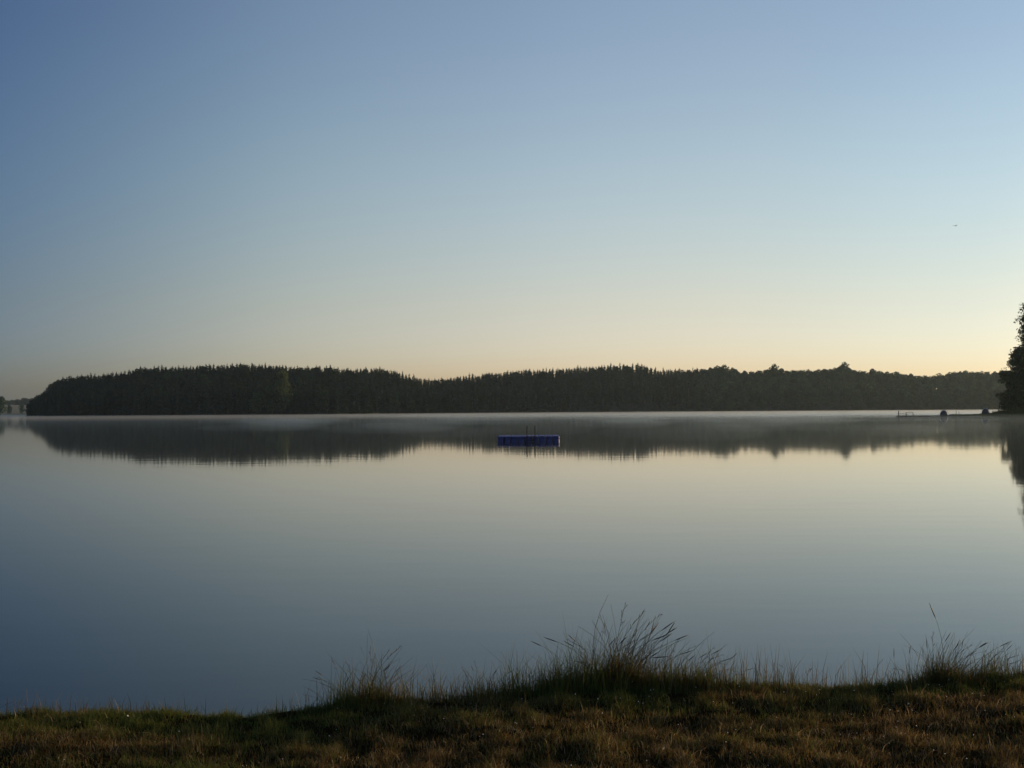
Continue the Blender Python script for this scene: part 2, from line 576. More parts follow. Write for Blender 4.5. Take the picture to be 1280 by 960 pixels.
for (uu, vt, ww, lab) in ((1056, 451, 1.0, 'tallest broad crown on the right-hand skyline, above the jetty'),
                          (968, 453.5, 1.0, 'broad crown standing proud on the right-hand skyline'),
                          (905, 454.5, 1.1, 'twin-topped dark tree where conifers give way to rounded crowns')):
    x, y = spot(uu, 0.8); zb = ground_z(uu, 0.8)
    h = zat(uu, vt, y) - zb
    tag(link('broadleaf_tree', BRO_ME[2], None, (x, y, zb), (0, 0, uu), (h * ww, h * ww, h)), lab, 'tree')


# the mass of the wood below the skyline: nobody could count it
def wood(name, u0, u1, kind, label, rows, du):
    parts = []
    for ri, t in enumerate(rows):
        u = u0 + random.uniform(0, du)
        while u < u1:
            tt = t + random.uniform(-0.04, 0.04)
            tt = max(0.012, tt)
            k = kind if not callable(kind) else kind(u)
            x, y = spot(u, tt)
            zb = ground_z(u, tt) - 0.3
            zt = top_z(u, tt, y) * 1.0
            if u < 60: zb = min(zb, 0.1 + (u - 31) * 0.5)
            h = max(2.0, (zt - zb) * (random.uniform(0.82, 1.0) if t < 0.7 else random.uniform(0.86, 0.95)))
            if k == 'c':
                V, F, T = random.choice(CON); s = max(h, 11) * random.uniform(1.0, 1.4) * (1.25 if t > 0.7 else 1)
            else:
                V, F, T = random.choice(BRO); s = max(h, 10) * random.uniform(0.9, 1.3)
            a = random.uniform(0, 6.28); ca, sa = math.cos(a), math.sin(a)
            W = np.stack([(V[:, 0] * ca - V[:, 1] * sa) * s + x, (V[:, 0] * sa + V[:, 1] * ca) * s + y, V[:, 2] * h + zb], 1)
            g = random.uniform(0.6, 1.45)
            parts.append((W, F, T * g))
            u += du * random.uniform(0.75, 1.25) * (1 if k == 'c' else 1.9) * (0.62 if t > 0.7 else 1)
        # waterside scrub
    u = u0
    while u < u1:
        V, F, T = random.choice(SHRUB)
        Yb = shoreY(u) + random.uniform(0.5, 7)
        h = random.uniform(2.5, 6.0) * (0.5 if u < 60 else 1); s = h * random.uniform(0.9, 1.6)
        a = random.uniform(0, 6.28); ca, sa = math.cos(a), math.sin(a)
        W = np.stack([(V[:, 0] * ca - V[:, 1] * sa) * s + xat(u, Yb), (V[:, 0] * sa + V[:, 1] * ca) * s + Yb, V[:, 2] * h + 0.0], 1)
        parts.append((W, F, T * random.uniform(0.7, 1.1)))
        u += random.uniform(3, 6)
    V, F, T = merge(parts)
    o = link(name, np_mesh(name, V, F, T, M_NEEDLE if callable(kind) else M_LEAF))
    return tag(o, label, 'wood', kind='stuff')


rows = [0.02, 0.08, 0.16, 0.26, 0.38, 0.52, 0.66, 0.80, 0.88, 0.98, 1.04]
wood('conifer_wood', 35, 880, lambda u: 'b' if random.random() < 0.16 else 'c', 'dense dark conifer wood covering the headland and middle rise of the far shore', rows, 6.5)
wood('broadleaf_wood', 870, 1330, 'b', 'hazy mass of rounded trees covering the right-hand far shore', rows, 7.5)

# ------------------------------------------------------------------ distant shore at the far left
FY = 1500
vs, fs = [], []
uu_ = list(range(-700, 121, 20)); prof = [(0, -0.5), (3, 0.5), (60, 3), (140, 8.5), (260, 15), (420, 17), (700, 18), (1200, 10)]
for u in uu_:
    for dy, z in prof:
        Y = FY + dy
        zz = z * (1 + 0.12 * math.sin(u * 0.05 + dy * 0.004)) if z > 1 else z
        vs.append((xat(u, Y), Y, zz))
for i in range(len(uu_) - 1):
    for j in range(len(prof) - 1):
        a = i * len(prof) + j
        fs.append((a, a + len(prof), a + len(prof) + 1, a + 1))
mb = MB(); mb.add(vs, fs)
tag(link('field', mb.mesh('field', M_FIELD, True)), kind='structure')


def far_wood(name, spots, label):
    parts = []
    for (u, Y, zb, h, ww) in spots:
        V, F, T = random.choice(BRO)
        a = random.uniform(0, 6.28); ca, sa = math.cos(a), math.sin(a); s = h * ww
        parts.append((np.stack([(V[:, 0] * ca - V[:, 1] * sa) * s + xat(u, Y), (V[:, 0] * sa + V[:, 1] * ca) * s + Y, V[:, 2] * h + zb], 1), F, T))
    V, F, T = merge(parts)
    return tag(link(name, np_mesh(name, V, F, T, M_FARTREE)), label, 'wood', kind='stuff')


sp = []
for i in range(170):
    u = random.uniform(-350, 60)
    Y = FY + random.uniform(300, 560)
    vt = np.interp(u, [-350, 0, 12, 20, 30, 60], [494, 499, 500, 498, 496.5, 499]) + random.uniform(-0.6, 1.5)
    h = zat(u, vt, Y) - 13
    sp.append((u, Y, 13, h, random.uniform(1.0, 1.6)))
far_wood('distant_wood', sp, 'bluish distant tree line on the hill beyond the field at far left')
for (u, vt, Y, zb, ww, lab) in ((1, 493.5, 1180, -0.3, 0.95, 'rounded dark tree at the left edge of the photo beyond the headland'),
                                (-22, 490, 1180, -0.3, 1.1, None),
                                (11.5, 505, 1496, 0.2, 1.0, 'small hedge tree left of the sunlit distant field'),
                                (27.5, 504.5, 1500, 0.5, 0.9, 'small tree standing in front of the sunlit distant field'),
                                (36, 503, 1500, 0.5, 1.1, 'small tree between the distant field and the headland')):
    h = zat(u, vt, Y) - zb
    o = link('broadleaf_tree', BRO_ME[int(abs(u)) % 5], None, (xat(u, Y), Y, zb), (0, 0, u), (h * ww, h * ww, h))
    tag(o, lab or 'rounded dark tree just beyond the left edge of the photo', 'tree')

# ------------------------------------------------------------------ wooded point on the right with jetty
PY = 262.0
pt = MB()
poly = []
vs, fs = [], []
cols = list(np.arange(1186, 2300, 14.0)); prof = [(-1.2, -0.5), (0.0, 0.18), (1.5, 0.45), (10, 0.8), (30, 1.1), (60, 0.9), (90, -0.6)]
for i, u in enumerate(cols):
    for j, (dy, z) in enumerate(prof):
        kx = min(1.0, (u - 1186) / 90.0)           # the point narrows to a spit
        yy = PY + 4 * math.sin(u * 0.01) * (1 if u > 1260 else 0) + (dy if j < 3 else dy * (0.04 + 0.96 * kx ** 2))
        zz = z if z < 0 else z * (0.45 + 0.55 * kx ** 2) + 0.12 * mnoise.noise((u * 0.07, dy * 0.3, 0))
        vs.append((xat(u, yy), yy, zz))
for i in range(len(cols) - 1):
    for j in range(len(prof) - 1):
        a = i * len(prof) + j
        fs.append((a, a + len(prof), a + len(prof) + 1, a + 1))
pt.add(vs, fs)
tag(link('shore', pt.mesh('shore', M_FLOOR, True)), kind='structure')


def big_tree(name, u, Y, zb, vtop, ww, seed, label, nleaf=9000, blobs=26, group=None):
    h = zat(u, vtop, Y) - zb
    root = empty(name, (xat(u, Y), Y, zb))
    tag(root, label, 'tree', group)
    rnd = np.random.default_rng(seed)
    tr = MB()
    tips = []
    pts = [(0, 0, 0)]
    for i in range(1, 9):
        f = i / 8
        pts.append((rnd.normal() * 0.25 * f, rnd.normal() * 0.25 * f, h * 0.9 * f))
    tr.tube(pts, [0.32 * (1 - 0.93 * i / 8) * h / 20 + 0.02 for i in range(9)], 8)
    link('trunk', tr.mesh('trunk', M_BARK, True), root)
    lm = MB()
    for i in range(blobs):
        f = 0.12 + 0.84 * (i + rnd.uniform(0, 0.7)) / blobs
        z0 = h * 0.9 * max(0.06, f - 0.12)
        prof = (1 - f) ** 0.62 * 1.0 + 0.10
        if f < 0.25: prof *= 0.85
        a = rnd.uniform(0, 6.28) + i * 2.4
        r = h * ww * prof * rnd.uniform(0.45, 1.0)
        tip = Vector((math.cos(a) * r, math.sin(a) * r, h * f * rnd.uniform(0.96, 1.0)))
        mid = Vector((tip.x * 0.5, tip.y * 0.5, (z0 + tip.z) / 2 + r * 0.12))
        lm.tube([(0, 0, z0), tuple(mid), tuple(tip)], [0.10, 0.06, 0.02], 5)
        tips.append((tip, prof))
    link('limb', lm.mesh('limbs', M_BARK, True), root)
    parts = []
    for tip, prof in tips:
        m = nleaf // blobs
        rad = h * (0.042 + 0.085 * prof) * rnd.uniform(0.8, 1.25)
        for sub in range(3):
            c = np.array(tip) * np.array([rnd.uniform(0.6, 1.05), rnd.uniform(0.6, 1.05), 1]) + rnd.normal(size=3) * rad * 0.45
            d = rnd.normal(size=(m // 3, 3)); d /= np.linalg.norm(d, axis=1, keepdims=True)
            P = c + d * rad * np.array([0.8, 0.8, 0.55]) * (rnd.uniform(0.2, 1.1, m // 3) ** 0.6)[:, None]
            P[:, 2] = np.clip(P[:, 2], 0.2, h)
            g = rnd.uniform(0.6, 1.3, m // 3)[:, None] * rnd.uniform(0.8, 1.2)
            parts.append(leaf_quads(P, d, 0.42, g * np.array([[1, 1, 0.9]]), rnd))
    # lighter spray on the leader
    V, F, T = merge(parts)
    link('crown', np_mesh('crown', V, F, T, M_LEAF), root)
    return root


big_tree('broadleaf_tree', 1291, PY + 8, 0.4, 377, 0.11, 5, 'tall dark tree at the right edge towering over the jetty', 20000, 52)
big_tree('broadleaf_tree', 1272, PY + 5, 0.3, 434, 0.20, 6, 'lower bushy dark tree left of the tall one at the right edge', 9500, 26)
big_tree('broadleaf_tree', 1262, PY + 3, 0.3, 463, 0.30, 9, 'low dense bush overhanging the water at the end of the point', 6000, 18)
big_tree('broadleaf_tree', 1330, PY + 10, 0.4, 400, 0.22, 7, 'dark tree beyond the right edge of the photo', 5000, 20)
big_tree('broadleaf_tree', 1400, PY + 14, 0.4, 410, 0.24, 8, 'dark tree far beyond the right edge of the photo', 4000, 20)


def reeds():
    rnd = np.random.default_rng(50)
    n = 5200
    u = rnd.uniform(1190, 1300, n); hh = np.interp(u, [1190, 1215, 1240, 1256, 1300], [0.5, 0.35, 0.8, 1.8, 2.2]) * rnd.uniform(0.35, 1.0, n)
    hh *= 0.7 + 0.5 * np.sin(u * 0.42) ** 2
    x = (u - 640) / FPX * PY; y = PY + rnd.uniform(-0.6, 2.5, n)
    P = np.stack([x, y, np.full(n, 0.1)], 1)
    w = 0.05
    lean = rnd.normal(size=(n, 2)) * 0.15
    V = np.stack([P + [-w, 0, 0], P + [w, 0, 0], P + np.stack([lean[:, 0] * hh + w * .3, lean[:, 1] * hh, hh], 1),
                  P + np.stack([lean[:, 0] * hh - w * .3, lean[:, 1] * hh, hh], 1)], 1).reshape(-1, 3)
    g = rnd.uniform(0.5, 1.2, n)[:, None] * np.array([[1.0, 0.95, 0.7]])
    o = link('reed_bed', np_mesh('reed_bed', V, np.arange(4 * n).reshape(n, 4), g, M_LEAF))
    tag(o, 'low dark reeds along the spit that carries the jetty at right', 'reeds', kind='stuff')


reeds()

# jetty
jx0, jx1 = xat(1121.5, PY), xat(1194, PY)
jz = 0.30
jt = empty('jetty', (jx0, PY, 0))
tag(jt, 'long low wooden jetty on posts running out from the right-hand point', 'jetty')
L_ = jx1 - jx0
npl = 70
plank = MB(); plank.box(0, L_ / npl - 0.02, -0.9, 0.9, 0, 0.06)
pm = plank.mesh('plank', M_WOOD)
for i in range(npl):
    link('plank', pm, jt, (i * L_ / npl, 0, jz - 0.06 + random.uniform(-.006, .006)), (0, random.uniform(-.01, .01), 0))
bm_ = MB(); bm_.box(0, L_, -0.07, 0.07, -0.1, 0.16); bme = bm_.mesh('beam', M_WOOD)
for yy in (-0.75, 0.75):
    link('beam', bme, jt, (0, yy, jz - 0.225))
post = MB(); post.tube([(0, 0, -1.5), (0, 0, jz - 0.07)], 0.09, 8); pme = post.mesh('post', M_WOOD)
for i in range(6):
    for yy in (-0.62, 0.62):
        link('post', pme, jt, (0.35 + i * (L_ - 0.7) / 5, yy, 0))
post = MB(); post.tube([(0, 0, -1.5), (0, 0, zat(1122, 513.6, PY))], [0.13, 0.12], 8); pme = post.mesh('end_post', M_WOOD)
tag(link('end_post', pme, jt, (-0.1, -0.98, 0)), 'tall mooring post at the jetty end')
rl = MB()
rz = jz + 0.55
rp = MB(); rp.tube([(0, 0, -0.0), (0, 0, 0.62)], 0.04, 6); rpm = rp.mesh('rail_post', M_STEEL)
for i in range(4):
    link('rail_post', rpm, jt, (0.5 + i * 0.62, 0.8, jz))
rl.tube([(0.0, 0.8, jz + 0.6), (2.6, 0.8, jz + 0.6)], 0.035, 6)
link('rail', rl.mesh('rail', M_STEEL), jt)

# bench on the jetty
bn = empty('bench', (xat(1137, PY), PY + 0.1, jz))
tag(bn, 'small wooden bench with an open back standing on the jetty near its end', 'bench')
b_ = MB(); b_.box(-0.95, 0.95, -0.2, 0.2, 0.40, 0.45); link('seat', b_.mesh('seat', M_WOOD), bn)
b_ = MB(); b_.box(-0.95, 0.95, 0.2, 0.25, 0.76, 0.86); link('backrest', b_.mesh('backrest', M_WOOD), bn)
lg = MB(); lg.box(-0.04, 0.04, -0.04, 0.04, 0, 0.40); lgm = lg.mesh('leg', M_WOOD)
lb = MB(); lb.box(-0.04, 0.04, -0.04, 0.04, 0, 0.76); lbm = lb.mesh('back_leg', M_WOOD)
for sx in (-0.86, 0.86):
    link('leg', lgm, bn, (sx, -0.16, 0)); link('leg', lbm, bn, (sx, 0.225, 0))


# dome shelters
def dome(u, Y, wpx, hpx, zb, lab):
    r = wpx / 2 / FPX * Y; h = hpx / FPX * Y
    root = empty('dome_shelter', (xat(u, Y), Y, zb), random.uniform(-0.2, 0.2))
    tag(root, lab, 'shelter')
    cv = MB(); n, m = 20, 8
    vs, fs = [], []
    for j in range(m + 1):
        ph = math.pi / 2 * j / m
        for i in range(n):
            a = 2 * math.pi * i / n
            sag = 1 - 0.05 * abs(math.sin(a * 2.5)) * math.cos(ph)
            rr = r * math.cos(ph) ** 0.85 * sag if j < m else 0.0001
            vs.append((rr * math.cos(a), rr * math.sin(a), h * math.sin(ph)))
    for j in range(m):
        for i in range(n):
            a = j * n + i; b = j * n + (i + 1) % n
            fs.append((a, b, b + n, a + n))
    cv.add(vs, fs)
    link('canopy', cv.mesh('canopy', M_TENT, True), root)
    rim = MB()
    arc = [(r * 1.02 * math.cos(math.pi * k / 14), -r * 0.25, h * 1.03 * math.sin(math.pi * k / 14)) for k in range(15)]
    rim.tube(arc, 0.045, 5); link('hoop', rim.mesh('hoop', M_PALECLOTH, True), root)
    dr = MB()
    vs = [(0, -r * 0.93, 0.02)] + [(r * 0.62 * math.cos(math.pi * k / 10), -r * (0.98 - 0.45 * math.sin(math.pi * k / 10) ** 1.5) - 0.06, h * 0.7 * math.sin(math.pi * k / 10)) for k in range(11)]
    dr.add(vs, [(0, k + 1, k + 2) for k in range(10)]); link('entrance', dr.mesh('entrance', M_TENTDARK), root)
    return root


dome(1179, PY + 1.2, 9.5, 6.6, jz - 0.1, 'smaller grey-blue dome shelter standing beside the jetty')
dome(1231, PY + 1.5, 9.5, 8.0, 0.3, 'larger dark dome shelter with pale hoop on the reedy spit')
for i, (uu, hh) in enumerate(((1192.0, 1.15), (1195.5, 0.95))):
    p_ = MB(); p_.tube([(0, 0, -1.2), (0, 0, hh + jz)], [0.07, 0.06], 7)
    tag(link('mooring_post', p_.mesh('mooring_post', M_WOOD), None, (xat(uu, PY), PY - 1.3, 0)),
        ['taller left post of the pair where the jetty meets the spit', 'shorter right post of the pair where the jetty meets the spit'][i], 'post')
# rowing boat drawn up by the spit
# ------------------------------------------------------------------ bathing raft
RD = 75.0
raft = empty('bathing_raft', (xat(660.5, RD), RD, 0), R(-1.5))
tag(raft, 'blue modular plastic bathing raft with a ladder floating on the calm lake', 'raft')
NX, NYC, CS = 9, 8, 0.49
RH = 0.38


def float_cube():
    """rounded square float with a grooved wall and bevelled top"""
    mb = MB()
    n = 36
    rings = [(-0.15, 0.225), (-0.02, 0.235), (0.10, 0.24), (0.13, 0.226), (0.17, 0.226), (0.20, 0.24), (RH - 0.04, 0.238), (RH - 0.01, 0.215), (RH, 0.17)]
    vs, fs = [], []
    for z, r in rings:
        r -= 0.014
        for k in range(n):
            a = 2 * math.pi * k / n
            c, s = math.cos(a), math.sin(a)
            p = 5.0
            q = (abs(c) ** p + abs(s) ** p) ** (-1 / p)
            rr = r * q * (1 - 0.10 * (math.sin(a * 6) ** 2 if z < RH - 0.03 else 0))
            vs.append((rr * c, rr * s, z))
    for j in range(len(rings) - 1):
        for k in range(n):
            a = j * n + k; b = j * n + (k + 1) % n
            fs.append((a, b, b + n, a + n))
    e = (len(rings) - 1) * n
    fs.append(tuple(e + k for k in range(n)))
    mb.add(vs, fs)
    return mb.mesh('float_cube', M_BLUE, True)


fc = float_cube()
for i in range(NX):
    for j in range(NYC):
        link('float_cube', fc, raft, ((i - (NX - 1) / 2) * CS, (j - (NYC - 1) / 2) * CS, random.uniform(-0.008, 0.008)), (random.uniform(-.01, .01), random.uniform(-.01, .01), 0))
cp = MB()
cp.tube([(0, 0, RH - 0.06), (0, 0, RH + 0.015)], [0.05, 0.05], 10); cpm = cp.mesh('connector', M_BLUETOP)
for i in range(NX - 1):
    for j in range(NYC - 1):
        link('connector', cpm, raft, ((i - (NX - 2) / 2) * CS, (j - (NYC - 2) / 2) * CS, 0))
# bathing ladder: two pairs of upright rails
lad = empty('ladder', (0, 0, 0)); lad.parent = raft
lad['label'] = 'steel bathing ladder with two dark uprights at the raft edge'
fy = -NYC / 2 * CS - 0.06


def rail(xx, h):
    m_ = MB()
    m_.tube([(xx, fy, -0.6), (xx, fy, RH + h - 0.12), (xx, fy + 0.05, RH + h - 0.03), (xx, fy + 0.16, RH + h),
             (xx, fy + 0.34, RH + h - 0.05), (xx, fy + 0.42, RH + h - 0.18), (xx, fy + 0.42, RH + 0.01)], 0.034, 8)
    return m_.mesh('handrail', M_STEELD, True)


M_STEELD = simple('dark_steel', (0.018, 0.014, 0.015), 0.7, 0.1, 10, spec=0.2)
for xx in (-0.10, 0.46):
    link('handrail', rail(xx, 0.72), lad)
rg = MB(); rg.tube([(-0.10, fy, 0), (0.46, fy, 0)], 0.02, 6); rgm = rg.mesh('rung', M_STEELD)
for zz in (-0.45, -0.18, 0.10, 0.36):
    link('rung', rgm, lad, (0, 0, zz))

# ------------------------------------------------------------------ bird
by = 62.0
bd = empty('bird', (xat(1198, by), by, zat(1198, 281.5, by)), R(40))
tag(bd, 'tiny dark bird flying high in the sky at the right', 'bird')
m_ = MB(); m_.tube([(-0.10, 0, 0), (-0.06, 0, 0.004), (0, 0, 0.0), (0.05, 0, 0.005), (0.075, 0, 0.008), (0.095, 0, 0.004)], [0.006, 0.014, 0.022, 0.018, 0.014, 0.003], 8)
link('body', m_.mesh('body', M_BIRD, True), bd)
for s in (-1, 1):
    m_ = MB()
    w0 = [(0.035, 0, 0.01), (-0.035, 0, 0.008), (-0.045, s * 0.07, 0.035), (0.03, s * 0.07, 0.038), (-0.075, s * 0.17, 0.03), (-0.05, s * 0.165, 0.032)]
    w1 = [(a, b, c - 0.006) for a, b, c in w0]
    m_.add(w0 + w1, [(0, 1, 2, 3), (3, 2, 4, 5), (6, 9, 8, 7), (9, 11, 10, 8), (0, 3, 9, 6), (3, 5, 11, 9), (5, 4, 10, 11), (4, 2, 8, 10), (2, 1, 7, 8)])
    link('wing', m_.mesh('wing', M_BIRD), bd)
m_ = MB(); m_.add([(-0.08, -0.008, 0.002), (-0.08, 0.008, 0.002), (-0.14, 0.03, 0), (-0.115, 0, 0), (-0.14, -0.03, 0)], [(0, 3, 1), (1, 3, 2), (0, 4, 3)])
link('tail', m_.mesh('tail', M_BIRD), bd)

# ------------------------------------------------------------------ the near bank
def edgeY(x):
    return 5.98 + 0.09 * x + 0.07 * math.sin(x * 1.9 + 0.6) + 0.04 * math.sin(x * 5.1)


EDGE_X = [-30, -2.8, -1.12, -0.95, -0.37, 0.28, 1.7, 2.95, 30]
EDGE_Z = [0.55, 0.555, 0.535, 0.548, 0.568, 0.60, 0.572, 0.580, 0.60]


def bank_z(x, y):
    n1 = mnoise.noise((x * 0.8, y * 1.6, 1.3)) * 0.045
    n2 = mnoise.noise((x * 2.2, y * 4.5, 4.3)) * 0.028
    n3 = mnoise.noise((x * 7.0, y * 11.0, 7.1)) * 0.020
    e = edgeY(x)
    k = 1 - 0.65 * max(0.0, 1 - abs(y - e + 0.2) / 0.5)
    z = float(np.interp(x, EDGE_X, EDGE_Z)) + (n1 + n2) * k + n3
    if y > e - 0.25:
        d = y - (e - 0.25)
        z -= 0.16 * d * d + 0.42 * max(0, d - 0.25)
    return z


xs = np.concatenate([np.arange(-30, -6, 1.0), np.arange(-6, 6, 0.05), np.arange(6, 30.1, 1.0)])
ys = np.concatenate([np.arange(-12, 2, 1.0), np.arange(2.0, 8.6, 0.05)])
V = np.array([(x, y, bank_z(x, y)) for x in xs for y in ys])
ny = len(ys)
I = np.arange((len(xs) - 1) * (ny - 1)); i = I // (ny - 1); j = I % (ny - 1)
a = i * ny + j
F = np.stack([a, a + ny, a + ny + 1, a + 1], 1)
tag(link('bank', np_mesh('bank', V, F, None, M_SOIL, True)), kind='structure')

PAL = np.array([[0.105, 0.125, 0.026], [0.080, 0.104, 0.024], [0.125, 0.108, 0.030], [0.150, 0.092, 0.030],
                [0.195, 0.130, 0.050], [0.115, 0.065, 0.020], [0.30, 0.23, 0.13]])


def blades(P, length, width, lean, tint, rnd, segs=2):
    """curved tapering blades, two segments and a tip"""
    n = len(P)
    a = rnd.uniform(0, 2 * math.pi, n)
    sx, sy = np.cos(a), np.sin(a)
    b = rnd.uniform(0, 2 * math.pi, n)
    lx, ly = np.cos(b) * lean, np.sin(b) * lean
    wv = np.stack([sx * width, sy * width, np.zeros(n)], 1) * 0.5
    m1 = P + np.stack([lx * length * .25, ly * length * .25, length * .5], 1)
    tip = P + np.stack([lx * length, ly * length, length * (1 - 0.35 * lean)], 1)
    V = np.stack([P - wv, P + wv, m1 + wv * .75, m1 - wv * .75, tip + wv * .12, tip - wv * .12], 1).reshape(-1, 3)
    k = np.arange(n)[:, None] * 6
    F = np.concatenate([k + [0, 1, 2, 3], k + [3, 2, 4, 5]], 0)
    return V, F, np.concatenate([tint, tint], 0)


def mix_tint(x, y, rnd, green_bias=0.0):
    """patches of green and of dry straw; greener by the water's edge"""
    n = len(x)
    pn = np.array([mnoise.noise((float(a) * 1.1, float(b) * 2.2, 9.0)) for a, b in zip(x, y)])
    e = 5.98 + 0.09 * x
    g = pn * 0.8 + 0.48 + green_bias - np.clip((e - 0.30 - y) * 1.2, 0, 0.48) + np.clip(-x * 0.06, -0.1, 0.15) + rnd.normal(size=n) * 0.25
    idx = np.where(g > 0.25, rnd.choice([0, 0, 1, 1, 2], n), rnd.choice([2, 3, 3, 4, 5, 5, 6], n))
    return PAL[idx] * rnd.uniform(0.7, 1.3, n)[:, None]


def lawn():
    rnd = np.random.default_rng(3)
    parts = []
    for (x0, x1, ya, yb, n) in ((-3.4, 3.5, 4.3, 6.5, 260000), (-7, 7, 2.6, 6.7, 90000)):
        x = rnd.uniform(x0, x1, n); y = rnd.uniform(ya, yb, n)
        # clumps of denser growth
        cl = np.array([mnoise.noise((float(p) * 6, float(q) * 6, 2.0)) for p, q in zip(x, y)])
        keep = rnd.uniform(0, 1, n) < 0.66 + cl * 1.1
        x, y, cl = x[keep], y[keep], cl[keep]
        ed = 5.98 + 0.09 * x
        z = np.array([bank_z(float(p), float(q)) for p, q in zip(x, y)])
        ln = (0.018 + 0.030 * rnd.uniform(0, 1, len(x)) ** 1.5 + 0.050 * np.clip(cl, 0, 1)) * 1.1
        long_ = rnd.uniform(0, 1, len(x)) < 0.02
        ln[long_] *= 2.0
        parts.append(blades(np.stack([x, y, z - 0.004], 1), ln, rnd.uniform(0.0018, 0.0042, len(x)),
                            rnd.uniform(0.1, 1.1, len(x)), mix_tint(x, y, rnd), rnd))
    V, F, T = merge(parts)
    tag(link('grass', np_mesh('grass', V, F, T, M_BLADE)),
        'short tufty green and straw-brown grass covering the near bank', 'grass', kind='stuff')


lawn()


def fringe():
    rnd = np.random.default_rng(8)
    # height (m) of the rank growth along the water's edge, by photograph column
    n = 15000
    x = rnd.uniform(-3.6, 3.9, n)
    u = 640 + x / 6.0 * FPX
    hh = np.interp(u, [-100, 0, 60, 330, 400, 420, 520, 560, 650, 700, 900, 960, 1100, 1130, 1240, 1400],
                   [0.08, 0.07, 0.055, 0.05, 0.10, 0.21, 0.18, 0.17, 0.21, 0.26, 0.20, 0.10, 0.09, 0.17, 0.17, 0.13])
    dens = np.interp(u, [0, 330, 400, 430, 900, 1280], [0.25, 0.25, 0.4, 1, 0.9, 0.6])
    keep = rnd.uniform(0, 1, n) < dens
    x, u, hh = x[keep], u[keep], hh[keep]; n = len(x)
    y = 5.98 + 0.09 * x + rnd.uniform(-0.12, 0.22, n)
    z = np.array([bank_z(float(p), float(q)) for p, q in zip(x, y)])
    ln = hh * (0.2 + rnd.exponential(0.32, n)).clip(0, 1.5) * (0.75 + 0.5 * np.sin(u * 0.045 + 1.5 * np.sin(u * 0.021)) ** 2)
    t = mix_tint(x, y, rnd, 0.0) * 1.0
    parts = [blades(np.stack([x, y, z - 0.004], 1), ln, rnd.uniform(0.002, 0.0045, n), rnd.uniform(0.05, 0.6, n), t, rnd)]
    # thin standing stalks
    m = 1100
    x = rnd.uniform(-3.6, 3.9, m); u = 640 + x / 6.0 * FPX
    hh = np.interp(u, [0, 80, 330, 400, 900, 1280], [0.12, 0.14, 0.12, 0.24, 0.26, 0.24]) * rnd.uniform(0.5, 1.1, m)
    keep = rnd.uniform(0, 1, m) < np.interp(u, [0, 330, 420, 1280], [0.7, 0.5, 1, 1])
    x, hh = x[keep], hh[keep]; m = len(x)
    y = 5.98 + 0.09 * x + rnd.uniform(-0.05, 0.2, m)
    z = np.array([bank_z(float(p), float(q)) for p, q in zip(x, y)])
    t = PAL[rnd.choice([2, 3, 5, 4, 6], m)] * 0.75
    parts.append(blades(np.stack([x, y, z], 1), hh, np.full(m, 0.0034), rnd.uniform(0.05, 0.4, m), t, rnd))
    V, F, T = merge(parts)
    tag(link('tall_grass', np_mesh('tall_grass', V, F, T, M_BLADE)),
        'ragged fringe of taller grass and weeds along the edge of the near bank', 'grass', kind='stuff')


fringe()


# stems for the tufts: a few meshes, shared
def stem_mesh(seed, head):
    rnd = random.Random(seed)
    mb = MB()
    curve = rnd.uniform(0.05, 0.55)
    pts = []
    for i in range(7):
        f = i / 6
        pts.append((curve * f ** 2.2, 0.05 * math.sin(f * 3 + seed), f * (1 - 0.22 * curve * f)))
    c = rnd.choice([(0.07, 0.07, 0.02), (0.05, 0.055, 0.018), (0.09, 0.075, 0.03), (0.14, 0.10, 0.045)])
    k = 0.0036
    mb.tube(pts, [k * (1.15 - 0.75 * i / 6) for i in range(7)], 4, c)
    if head == 1:      # narrow seed head
        p = Vector(pts[-1]); d = (Vector(pts[-1]) - Vector(pts[-2])).normalized()
        mb.tube([tuple(p - d * 0.16), tuple(p - d * 0.10), tuple(p - d * 0.02), tuple(p + d * 0.05)], [0.003, 0.0075, 0.0065, 0.002], 5,
                (0.12, 0.08, 0.045))
    if head == 2:      # open panicle
        p = Vector(pts[-1])
        for q in range(9):
            f = 1 - q * 0.03
            b = Vector((curve * f ** 2.2, 0.05 * math.sin(f * 3 + seed), f * (1 - 0.22 * curve * f)))
            e = b + Vector((rnd.uniform(-.02, .07), rnd.uniform(-.05, .05), rnd.uniform(0.02, 0.07)))
            mb.tube([tuple(b), tuple((b + e) / 2 + Vector((0, 0, .006))), tuple(e)], [0.0018, 0.0035, 0.0025], 3, (0.14, 0.10, 0.055))
    return mb.mesh('stem', M_STALK, True)


STEMS = [stem_mesh(i, [0, 0, 1, 0, 0, 0, 2, 0][i % 8]) for i in range(16)]


